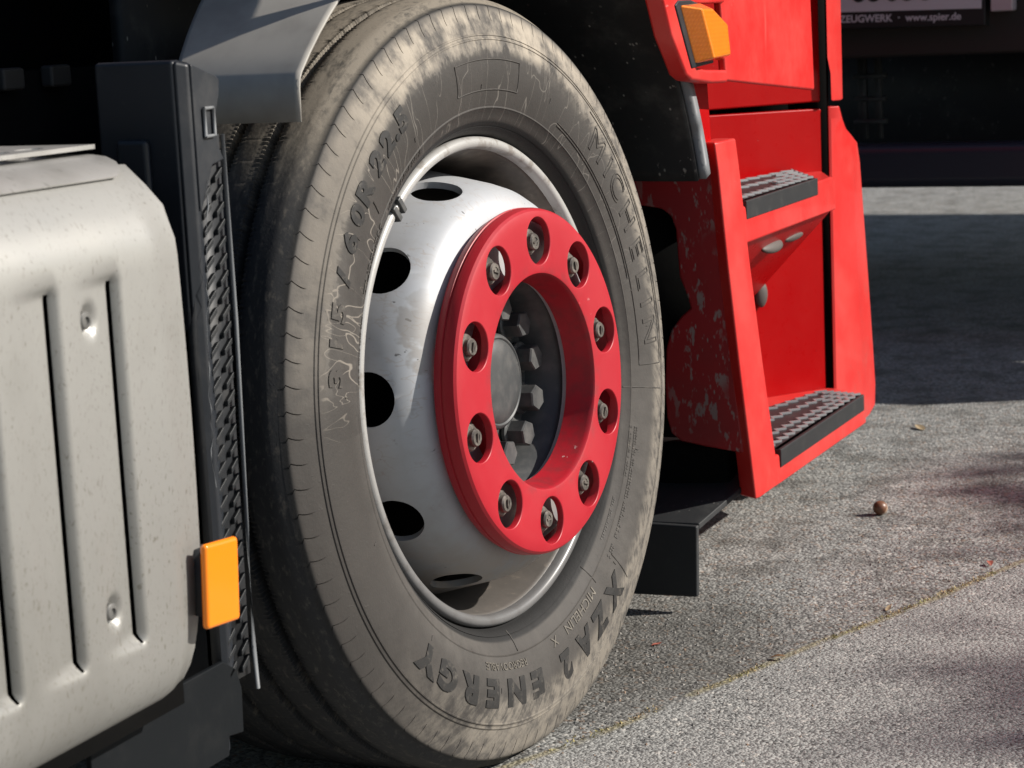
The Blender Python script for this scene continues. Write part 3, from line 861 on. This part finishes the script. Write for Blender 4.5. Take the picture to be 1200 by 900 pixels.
# ---------------- cab: arch liner, bodywork, steps
def build_cab():
    # liner: close to the tyre in front, rising to the rear
    def rad(t): return .615 + .13*max(0, min(1, (t-R(45))/R(45)))**1.2
    bm = bmesh.new(); ts = [R(18.5)+R(90)*i/48 for i in range(49)]; xs = [.066, .06, .03, -.02, -.10, -.2, -.32, -.42]
    def fl(t, x):
        r = rad(t) + (.0 if x > .0 else .02*min(1, -x/.2)); t = t if x > .02 else t
        return (x, r*math.cos(t), .46+r*math.sin(t))
    grid(fl, ts, xs, bm=bm)
    o = link("arch_liner", bm, M_LINER, truck, sharp=50)
    mo = o.modifiers.new("thick", 'SOLIDIFY'); mo.thickness = .008; mo.offset = 1
    # thick outer edge of the liner
    bm = bmesh.new(); pts = []
    A = [(rad(t)*math.cos(t), .46+rad(t)*math.sin(t)) for t in ts[:26]]
    B = [((rad(t)+.020)*math.cos(t), .46+(rad(t)+.020)*math.sin(t)) for t in ts[:26]]
    for i in range(25):
        add_prism(bm, [(.060, *A[i]), (.060, *B[i]), (.060, *B[i+1]), (.060, *A[i+1])], (.016, 0, 0))
    bmesh.ops.remove_doubles(bm, verts=bm.verts, dist=1e-5)
    link("liner_edge", bm, M_EDGE, o)
    # inner end wall of the arch
    bm = bmesh.new(); add_prism(bm, [(-.43, -.1, .0+.3), (-.43, .62, .3), (-.43, .62, 1.2), (-.43, .1, 1.35), (-.43, -.1, 1.35)], (-.02, 0, 0))
    link("arch_back", bm, M_LINER, o)
    # cab wall above, out of frame except its lower edge
    bm = bmesh.new()
    pts = [(.100, .615, .7925), (.100, 1.057, .757), (.100, 1.044, .93), (.100, 1.04, 2.3), (.100, -.255, 2.3), (.100, -.255, .985), (.100, -.235, 1.05), (.100, -.13, 1.13), (.100, .0, 1.15), (.100, .11, 1.125), (.100, .22, 1.06), (.100, .31, .98), (.100, .385, .905), (.100, .60, .905)]
    add_prism(bm, pts, (-.012, 0, 0))
    cp = link("wing_panel", bm, M_REDF, truck, bevel=.004)
    link("cab_body", box((-1.9, -.22, 1.30), (.085, 1.9, 3.0)), M_RED, truck, bevel=.05, seg=4)
    # surround under the indicator
    bm = bmesh.new()
    add_prism(bm, [(.104, .345, .93), (.104, .385, .862), (.104, .440, .808), (.104, .462, .800), (.104, .545, .792), (.104, .612, .790), (.104, .612, .808), (.104, .52, .812), (.104, .478, .818), (.104, .425, .902), (.104, .61, .902), (.104, .61, .93)], (-.028, 0, 0))
    su = link("lamp_surround", bm, M_REDF, cp, bevel=.005)
    # indicator: dark gasket and two-facet amber lens
    bm = bmesh.new(); add_prism(bm, [(.095, .396, .902), (.095, .455, .816), (.095, .545, .820), (.095, .540, .895), (.095, .46, .908), (.095, .41, .908)], (.011, 0, 0))
    link("lamp_gasket", bm, M_BLKC, cp, bevel=.002)
    bm = bmesh.new()
    base = [(.105, .412, .902), (.105, .466, .822), (.105, .585, .823), (.105, .574, .880), (.105, .49, .904)]
    top = [(.128, .440, .896), (.128, .486, .828), (.122, .573, .830), (.122, .563, .872), (.127, .49, .894)]
    a = [bm.verts.new(q) for q in base]; b = [bm.verts.new(q) for q in top]
    for i in range(5): bm.faces.new((a[i], a[(i+1) % 5], b[(i+1) % 5], b[i]))
    bm.faces.new(b); bm.faces.new(a[::-1]); bmesh.ops.recalc_face_normals(bm, faces=bm.faces)
    am = Mat("amber_lens", (.90, .25, .02), .14, coat=.5); p = am.obj(); ax, ay, az = am.sep(p)
    rib = (ay*1500)._m('SINE')*.5+.5; rib2 = (az*1100)._m('SINE')*.5+.5
    am.set('Base Color', am.mix(rib*rib2, (.86, .24, .02), (.95, .30, .03))); am.bump(rib*.5+rib2*.5, .10, .0006)
    am.set('Subsurface Weight', .25); am.b.inputs['Subsurface Radius'].default_value = (.02, .008, .002)
    link("indicator_lens", bm, am.m, cp, smooth=False, bevel=.003, seg=3)

    # recessed red skin behind the wing panel (upper part, with a seam) and step bay wall
    bm = bmesh.new(); add_prism(bm, [(-.26, 1.014, .722), (.0075, 1.405, .722), (.0075, 1.405, 1.2), (-.26, 1.014, 1.2)], (-.03, .02, 0))
    link("upper_sill_panel", bm, M_RED, truck, bevel=.003)
    bm = bmesh.new(); add_prism(bm, [(-.26, 1.014, .58), (.0085, 1.405, .58), (.0085, 1.405, .710), (-.26, 1.014, .716)], (-.03, .02, 0))
    link("lower_sill_panel", bm, M_RED, truck, bevel=.003)
    bm = bmesh.new(); add_prism(bm, [(-.175, 1.14, .20), (.0075, 1.405, .20), (.0075, 1.405, .585), (-.175, 1.14, .585)], (-.03, .02, 0))
    bay = link("step_bay_wall", bm, M_RED, truck, bevel=.003)
    # back of the gap so no light leaks through
    link("bay_backing", box((-.30, 1.46, .10), (-.06, 1.50, 1.3)), M_DARK, truck)
    link("bay_inner", box((-.32, .62, .12), (-.19, 1.46, 1.3)), M_DARK, truck)
    # narrow skin beside the wheel arch
    bm = bmesh.new(); add_prism(bm, [(.045, .65, .665), (.045, .705, .665), (.045, .690, .80), (.045, .62, .80)], (-.012, 0, 0))
    link("arch_return_panel", bm, M_RED, truck, bevel=.003)

    # rear side of the step box: flank and post
    bm = bmesh.new()
    fl_ = [(.052, .690), (-.16, .688), (-.17, .650), (-.17, .612), (-.06, .608), (-.030, .603), (-.016, .592), (-.010, .572), (-.008, .50), (.004, .466), (.007, .452), (-.008, .440), (-.026, .418), (-.036, .39), (-.042, .33), (-.042, .28), (-.036, .255), (-.020, .243), (.02, .236), (.080, .228), (.068, .40)]
    fl_ = [(x, .672+.07*(.69-z), z) for x, z in fl_]
    add_prism(bm, fl_, (0, .012, 0))
    fk = link("step_flank", bm, M_REDD, truck, bevel=.004)
    link("hole_blackout", box((-.34, .722, .245), (.045, .730, .70)), M_DARK, fk)  # added black sheet so the opening in the flank stays dark
    bm = bmesh.new()
    secs = [(.066, .662, .752, .702), (.070, .664, .754, .66), (.078, .672, .766, .52), (.088, .684, .786, .36), (.096, .698, .806, .23), (.100, .706, .820, .157)]
    rows = []
    for x, y0, y1, z in secs:
        yy = .012
        rows.append([bm.verts.new(q) for q in ((x-.004, y0, z), (x, y0+.012, z), (x, y1-.002, z), (x-.003, y1, z), (x-.035, y1, z), (x-.035, y0+.02, z))])
    for A_, B_ in zip(rows, rows[1:]):
        for i in range(6): bm.faces.new((A_[i], A_[(i+1) % 6], B_[(i+1) % 6], B_[i]))
    bm.faces.new(rows[0]); bm.faces.new(rows[-1][::-1]); bmesh.ops.recalc_face_normals(bm, faces=bm.faces)
    link("step_post", bm, M_REDF, truck, bevel=.004)

    # steps
    def step(outer, z, zb, y0, y1, inner0, inner1, rows_, lipz):
        """a shelf with its outer face along the truck; tread insert let into the top"""
        x0, x1 = outer
        bm = bmesh.new()
        top = [(x0, y0, z), (x1, y1-.01, z), (x1-.012, y1, z), (inner1, y1+.03, z), (inner0, y0+.35, z), (inner0, y0, z)]
        add_prism(bm, top, (0, 0, -(z-zb)))
        return bm
    # lower step
    def shelf(name, pts_top, zt, zb, dxb):
        bm = bmesh.new()
        t = [bm.verts.new((x, y, zt)) for x, y in pts_top]; b = [bm.verts.new((x+dxb, y, zb)) for x, y in pts_top]
        n = len(t); bm.faces.new(t); bm.faces.new(b[::-1])
        for i in range(n): bm.faces.new((t[i], b[i], b[(i+1) % n], t[(i+1) % n]))
        bmesh.ops.recalc_face_normals(bm, faces=bm.faces)
        return link(name, bm, M_REDF, truck, bevel=.005, seg=3)
    lo = shelf("lower_step", [(.097, .800), (.100, 1.326), (.092, 1.336), (.03, 1.40), (.008, 1.405), (-.16, 1.17), (-.10, .80)], .2035, .155, .002)
    hi = shelf("upper_step", [(.072, .740), (.064, 1.278), (.054, 1.292), (.008, 1.405), (-.16, 1.17), (-.16, .73)], .5985, .541, .004)
    treads = Mat("tread_rubber", (.014, .015, .017), .55); tq = treads.noise(treads.gen(), 30, 4); treads.set('Base Color', treads.mix(tq.step(.5, .75)*.5, (.014, .015, .017), (.05, .048, .046)))
    tm = Mat("worn_tread_teeth", (.32, .32, .33), .35, .35)
    def tread(parent, outer, inner, zt, lip, rows_):
        """outer/inner: ((x,y) rear, (x,y) front)"""
        (ax, ay), (bx, by) = outer; (cx, cy), (dx, dy) = inner
        P = lambda u, q: (cx+(dx-cx)*u + (ax+(bx-ax)*u-cx-(dx-cx)*u)*q, cy+(dy-cy)*u + (ay+(by-ay)*u-cy-(dy-cy)*u)*q)
        bm = bmesh.new()
        add_prism(bm, [(*P(0, 0), zt+.001), (*P(1, 0), zt+.001), (*P(1, 1), zt+.001), (*P(0, 1), zt+.001)], (0, 0, .006))
        # front lip that wraps the outer edge
        e = .004
        add_prism(bm, [(ax+e, ay, zt-lip), (ax+e, ay, zt+.007), (ax-.010, ay, zt+.007), (ax-.010, ay, zt-lip)], (bx-ax, by-ay, 0))
        t_ = link("step_tread", bm, treads.m, parent, bevel=.0015)
        L = (Vector((bx, by))-Vector((ax, ay))).length
        rows = rows_; bm = bmesh.new()
        for q0, gaps in rows:
            n = int(L/.0165); prev = None
            for i in range(n+1):
                u = .015+.97*i/n
                x, y = P(u, q0); x += (.0065 if i % 2 else -.0065)
                if any(g0 < u < g1 for g0, g1 in gaps): prev = None; continue
                if prev:
                    d = Vector((x-prev[0], y-prev[1])); nn = Vector((-d.y, d.x)).normalized()*.0016
                    z0, z1 = zt+.006, zt+.0105
                    lo_ = [bm.verts.new((px+sx_*nn.x*1.3, py+sx_*nn.y*1.3, z0)) for px, py, sx_ in ((*prev, 1), (x, y, 1), (x, y, -1), (*prev, -1))]
                    hi_ = [bm.verts.new((px+sx_*nn.x, py+sx_*nn.y, z1)) for px, py, sx_ in ((*prev, 1), (x, y, 1), (x, y, -1), (*prev, -1))]
                    bm.faces.new(hi_)
                    for k in range(4): bm.faces.new((lo_[k], lo_[(k+1) % 4], hi_[(k+1) % 4], hi_[k]))
                prev = (x, y)
        bmesh.ops.recalc_face_normals(bm, faces=bm.faces)
        tag(link("tread_teeth", bm, tm.m, t_, smooth=False), kind="stuff")
    tread(lo, ((.0965, .826), (.0985, 1.312)), ((-.12, .83), (.015, 1.335)), .2035, .022, [(.90, []), (.75, []), (.60, [(.34, .80)]), (.45, []), (.29, [(.05, .25), (.55, .9)]), (.13, [])])
    tread(hi, ((.0700, .770), (.0645, 1.170)), ((-.12, .79), (-.03, 1.36)), .5985, .0215, [(.88, []), (.68, [(.22, .60)]), (.50, []), (.30, [(.5, .8)]), (.12, [])])
    # sloped gusset under the upper step with three rubber buffers
    bm = bmesh.new(); V = [bm.verts.new(q) for q in ((.066, .76, .541), (.058, 1.285, .541), (.008, 1.402, .525), (-.085, 1.265, .385), (-.165, 1.14, .27), (-.12, .76, .36))]
    for f in ((0, 1, 3), (1, 2, 3), (0, 3, 5), (3, 4, 5)): bm.faces.new([V[i] for i in f])
    bmesh.ops.recalc_face_normals(bm, faces=bm.faces)
    g = link("step_gusset", bm, M_RED, truck, smooth=False)
    bm = bmesh.new()
    buf = Mat("grey_buffer_rubber", (.085, .072, .065), .6)
    b0 = None
    for (x, y, z, s, rx) in ((.033, 1.015, .509, (.014, .052, .009), 0), (.030, 1.150, .508, (.006, .050, .008), 0), (-.072, 1.278, .392, (.008, .014, .024), -33)):
        if b0 is None:
            bm = bmesh.new(); bmesh.ops.create_uvsphere(bm, u_segments=20, v_segments=12, radius=1.)
            b0 = link("rubber_buffer", bm, buf.m, bay); q = b0
        else: q = b0.copy(); COL.objects.link(q); q.parent = bay
        q.location = (x, y, z); q.scale = s; q.rotation_euler = (0, 0 if rx else R(45), R(rx))

    # front corner column and the door edge above it
    bm = bmesh.new()
    L = [(.0235, 1.395, .715), (.0235, 1.395, .60), (.0235, 1.392, .40), (.0235, 1.388, .213), (.0235, 1.388, .12)]
    zs = [.712, .690, .668, .650, .637, .60, .50, .37, .25, .165, .125, .112]
    yr = [1.440, 1.472, 1.500, 1.545, 1.575, 1.592, 1.612, 1.638, 1.660, 1.674, 1.668, 1.62]
    rows = []
    for z, y in zip(zs, yr):
        ya = 1.408; ym = ya+(y-ya)*.56
        rows.append([bm.verts.new(q) for q in ((.005, ya+.05, z), (.0195, ya, z), (.0245, ya+.004, z), (.034, ym, z), (.032, ym+.012, z), (.028, y-.006, z), (.018, y, z), (.0, y+.02, z))])
    for A_, B_ in zip(rows, rows[1:]):
        for i in range(7): bm.faces.new((A_[i], A_[i+1], B_[i+1], B_[i]))
    bm.faces.new(rows[0]); bm.faces.new(rows[-1][::-1]); bmesh.ops.recalc_face_normals(bm, faces=bm.faces)
    link("bumper_corner", bm, M_REDF, truck, bevel=.003)
    bm = bmesh.new(); add_prism(bm, [(.028, 1.402, .722), (.028, 1.468, .720), (.028, 1.466, 1.3), (.028, 1.380, 1.3), (.028, 1.382, .80), (.028, 1.400, .77)], (-.006, .03, 0))
    link("door_edge", bm, M_REDF, truck, bevel=.004)
    link("seam_backing", box((-.06, 1.428, .12), (.012, 1.440, 1.3)), M_DARK, truck)
    # under-step tray and front mud flap
    bm = bmesh.new(); add_prism(bm, [(-.25, .622, .133), (.034, .622, .136), (.074, .74, .178), (.080, .80, .19), (-.25, .80, .19)], (0, 0, -.010))
    link("under_tray", bm, M_FLAP, truck, bevel=.002)
    bm = bmesh.new(); add_prism(bm, [(-.25, .612, .018), (.031, .612, .024), (.034, .612, .134), (-.25, .612, .136)], (0, .012, 0))
    link("front_mud_flap", bm, M_FLAP, truck, bevel=.003)
    bm = bmesh.new()
    add_box(bm, (-.30, .95, .11), (-.09, 1.3, .152)); add_box(bm, (-.25, .735, .142), (.045, .795, .236))
    link("under_bracket", bm, M_DARK, truck, bevel=.01)
build_cab()

# ================================================================== TRUCK PARKED BEYOND
def build_parked():
    t = tag(empty("parked_truck", (0, 3.1, 0)), "rear end of dark truck parked beyond red cab with white number plate", "truck")
    def part(name, bm, m, parent=None, **k):
        return link(name, bm, m, parent or t, **k)
    part("rear_frame", box((-1.3, .05, .748), (1.82, .25, 1.3)), Mat("frame_brown_black", (.024, .016, .013), .6).m, bevel=.01)
    part("cargo_body", box((-1.3, .10, 1.32), (1.82, 4.3, 3.4)), Mat("body_grey", (.30, .30, .30), .5).m, bevel=.02)
    part("underbody", box((-1.24, .6, .76), (1.78, 2.2, 1.30)), M_DARK)
    ub = bmesh.new(); add_box(ub, (-1.3, .0, .415), (1.80, .10, .528))
    um = Mat("underrun_bar_paint", (.030, .032, .045), .35); part("underrun_bar", ub, um.m, bevel=.028, seg=4)
    pw = Mat("plate_white", (.62, .60, .62), .4).m; pb = Mat("plate_black", (.012, .012, .014), .5).m
    ph = part("plate_holder", box((-.289, -.004, -.046), (.289, .050, .138)), Mat("holder_black", (.014, .013, .013), .5).m, bevel=.003)
    ph.rotation_euler = (0, R(.9), 0); ph.location = (-.346, 0, .8715)
    part("number_plate", box((-.280, -.0065, -.0044), (.280, -.0045, .119)), pw, ph, bevel=.0008)
    bm = text_bm("PB 83638", .110, .0006, .0013, maxlen=.2)
    for q in bm.verts: q.co = Vector((q.co.x*.78-.0055, -.0075-q.co.z, q.co.y+.055))
    part("plate_number", bm, pb, ph, smooth=False)
    bm = text_bm("FAHRZEUGWERK  \u00b7  www.spier.de", .0259, .0004, .0005, maxlen=.2, align='RIGHT')
    for q in bm.verts: q.co = Vector((q.co.x*.98+.229, -.0052-q.co.z, q.co.y-.0226))
    part("holder_lettering", bm, pw, ph, smooth=False)
    part("rear_lamp", box((-.043, -.01, .854), (.012, .04, .96)), Mat("pale_lens", (.55, .45, .46), .3).m, bevel=.004)
    for x in (-1.1, 1.5):
        w_ = lathe([(-.15, .30), (-.15, .46), (-.12, .49), (.12, .49), (.15, .46), (.15, .30), (.12, .28), (.12, .05)], 48)
        o = part("rear_wheel", w_, M_DARK, sharp=30); o.location = (x, 1.5, .49)
    part("rear_mud_flap", box((-1.24, .45, .50), (1.78, .47, .80)), M_FLAP)
    bm = bmesh.new()
    for z in (.57, .63, .69): add_box(bm, (-.455, .20, z), (-.372, .24, z+.012))
    add_box(bm, (-.445, .21, .53), (-.423, .23, .75)); add_box(bm, (-.40, .21, .53), (-.383, .23, .75))
    part("support_bracket", bm, black_plastic("bracket_dull", (.03, .033, .033), .6, .2))
build_parked()

# ================================================================== SMALL THINGS ON THE GROUND
def build_litter():
    # round nut
    bm = bmesh.new(); bmesh.ops.create_uvsphere(bm, u_segments=24, v_segments=16, radius=.0135)
    nm = Mat("nut_brown", (.16, .07, .035), .4); p = nm.obj(); x, y, z = nm.sep(p)
    nm.set('Base Color', nm.mix((x-z*.3).step(.001, .006), (.17, .075, .04), (.42, .30, .22)))
    o = link("fallen_nut", bm, nm.m); o.location = (.135, 1.285, .0125); o.scale = (1, .95, .93); o.rotation_euler = (.4, .3, .9)
    tag(o, "round brown nut lying alone on the sunlit asphalt", "nut")
    lmats = [Mat(n_, c_, .7).m for n_, c_ in (("leaf_brown", (.20, .11, .05)), ("leaf_red", (.32, .09, .06)), ("leaf_tan", (.36, .27, .16)), ("leaf_green", (.28, .27, .05)))]
    spots = [(.39, .99, .012, 1, "small red dry leaf beside the yellow crack at the right edge"),
             (.215, .42, .012, 0, "small brown curled leaf lying on the mossy crack halfway along"),
             (.30, .70, .009, 2, "tiny tan leaf scrap on the crack near its upper end"),
             (.46, 1.14, .020, 3, "narrow yellow green leaf at the right picture edge"),
             (.03, .44, .009, 1, "tiny dark red leaf crumpled against the front of the tyre"),
             (.02, 2.05, .022, 2, "pale dry leaf lying in the shade of the parked truck")]
    for i, (x, y, s, k, lab) in enumerate(spots):
        bm = bmesh.new(); n = 7; rows = []
        for a in range(n):
            f = a/(n-1); wd = s*.42*max(0., math.sin(math.pi*min(1, f*.97+.03)))**.8
            zc = .004+.006*math.sin(f*2.6+i)
            rows.append([bm.verts.new((wd*q, (f-.5)*2*s, abs(zc)*.5+abs(q)*wd*.3)) for q in (-1, -.4, .0, .4, 1)])
        for A, B in zip(rows, rows[1:]):
            for j in range(4): bm.faces.new((A[j], A[j+1], B[j+1], B[j]))
        o = link("dry_leaf", bm, lmats[k]); o.location = (x, y, .001); o.rotation_euler = (0, 0, 1.3*i+.4)
        tag(o, lab, "leaf", "dry leaves on the asphalt")
    # loose grit beside the tyre and along the crack
    bm = bmesh.new(); rnd = random.Random(3)
    def stone(x, y, s):
        vs = [bm.verts.new((x+s*rnd.uniform(.5, 1)*math.cos(a), y+s*rnd.uniform(.5, 1)*math.sin(a), .0)) for a in (0, 1.3, 2.6, 3.9, 5.1)]
        t = bm.verts.new((x+rnd.uniform(-.3, .3)*s, y+rnd.uniform(-.3, .3)*s, s*rnd.uniform(.5, .9)))
        for i in range(5): bm.faces.new((vs[i], vs[(i+1) % 5], t))
    for _ in range(6500):
        y = rnd.uniform(-.1, 2.4); x = .05+.36*y + rnd.gauss(-.12, .16)
        if abs(x) < .04 and y < .2: continue
        stone(x, y, rnd.choice((.0012, .0018, .0018, .0025, .0035)))
    gm = Mat("loose_grit", (.2, .19, .18), .9); c = gm.voro(gm.gen(), 170, 1); g = gm.sep(c)[0]
    cc = gm.mix(g, (.08, .08, .08), (.34, .32, .29)); cc = gm.mix(gm.sep(c)[1].step(.85, .9)*.7, cc, (.28, .17, .10)); gm.set('Base Color', cc)
    tag(link("loose_grit", bm, gm.m, smooth=False), "fine loose grit scattered over the asphalt beside the tyre", "grit", kind="stuff")
    bm = bmesh.new()
    for _ in range(1100):                                # moss and dry bits in the crack
        t = rnd.random()**.8; y = -.02+1.3*t; x = .068+(y-.005)*.36 + rnd.gauss(0, .0045)
        if math.sin(y*23)+math.sin(y*9.7+1) < -.5: continue
        a = rnd.uniform(0, 6.28); s = rnd.uniform(.001, .003); hgt = rnd.uniform(.001, .0045)
        b = [bm.verts.new((x+s*math.cos(a), y+s*math.sin(a), .0005)), bm.verts.new((x-s*math.cos(a)*.4, y-s*math.sin(a)*.4, .0005)), bm.verts.new((x+rnd.uniform(-.004, .004), y+rnd.uniform(-.004, .004), hgt))]
        bm.faces.new(b)
    mm = Mat("dry_moss", (.2, .17, .05), .9); q = mm.noise(mm.gen(), 30, 3)
    mm.set('Base Color', mm.mix(q.step(.4, .6), (.30, .28, .11), (.36, .26, .14)))
    tag(link("crack_moss", bm, mm.m, smooth=False), "yellow green moss growing along the crack in the asphalt", "moss", kind="stuff")
build_litter()

# ================================================================== STREET TREE (its thin crown dapples the yard)
def build_tree():
    rnd = random.Random(11)
    t = tag(empty("street_tree", (8.40, 4.45, 0)), "broad street tree standing to the right of the yard", "tree")
    bark = Mat("tree_bark", (.12, .09, .07), .9).m; lf = Mat("tree_leaf", (.07, .11, .03), .6).m
    bm = bmesh.new(); tube(bm, [(0, 0, 0), (.03, .02, 1.2), (-.02, .04, 2.6), (.03, .0, 3.8), (.0, .03, 4.6), (.02, .0, 5.0)], [.16, .13, .11, .085, .05, .02], 12)
    link("trunk", bm, bark, t)
    tips = []
    for k in range(30):
        z0 = rnd.uniform(4.0, 4.95); a = k*2.4; L = rnd.uniform(.7, 1.25)
        pts = [Vector((0, 0, z0))]; d = Vector((math.cos(a), math.sin(a), rnd.uniform(.0, .35)))
        for i in range(5):
            d = (d+Vector((rnd.gauss(0, .22), rnd.gauss(0, .22), rnd.gauss(-.01, .12)))).normalized(); pts.append(pts[-1]+d*L/5)
        bm = bmesh.new(); tube(bm, pts, [.03, .024, .018, .012, .008, .004], 6); tips += pts[2:]
        for q in pts[2:]:
            e = q+Vector((rnd.gauss(0, .15), rnd.gauss(0, .15), rnd.gauss(.02, .08))); tube(bm, [q, e], [.006, .003], 5); tips.append(e)
        link("limb", bm, bark, t)
    bm = bmesh.new()
    for _ in range(4300):
        q = rnd.choice(tips)+Vector((rnd.gauss(0, .10), rnd.gauss(0, .10), rnd.gauss(0, .06)))
        q.z += .12
        if .848*q.z-.53*(.912*(q.x+8.4)+.41*(q.y+4.45)) > -.17: continue
        mx = Matrix.Rotation(rnd.uniform(0, 6.3), 3, 'Z') @ Matrix.Rotation(rnd.gauss(.5, .6), 3, 'X'); s_ = rnd.uniform(.035, .065)
        vs = [bm.verts.new(q+mx @ Vector(k)*s_) for k in ((0, -1, 0), (.5, -.2, .1), (.35, .5, .1), (0, 1.1, 0), (-.35, .5, .1), (-.5, -.2, .1))]
        bm.faces.new(vs)
    tag(link("crown", bm, lf, t, smooth=False), kind="stuff")
build_tree()
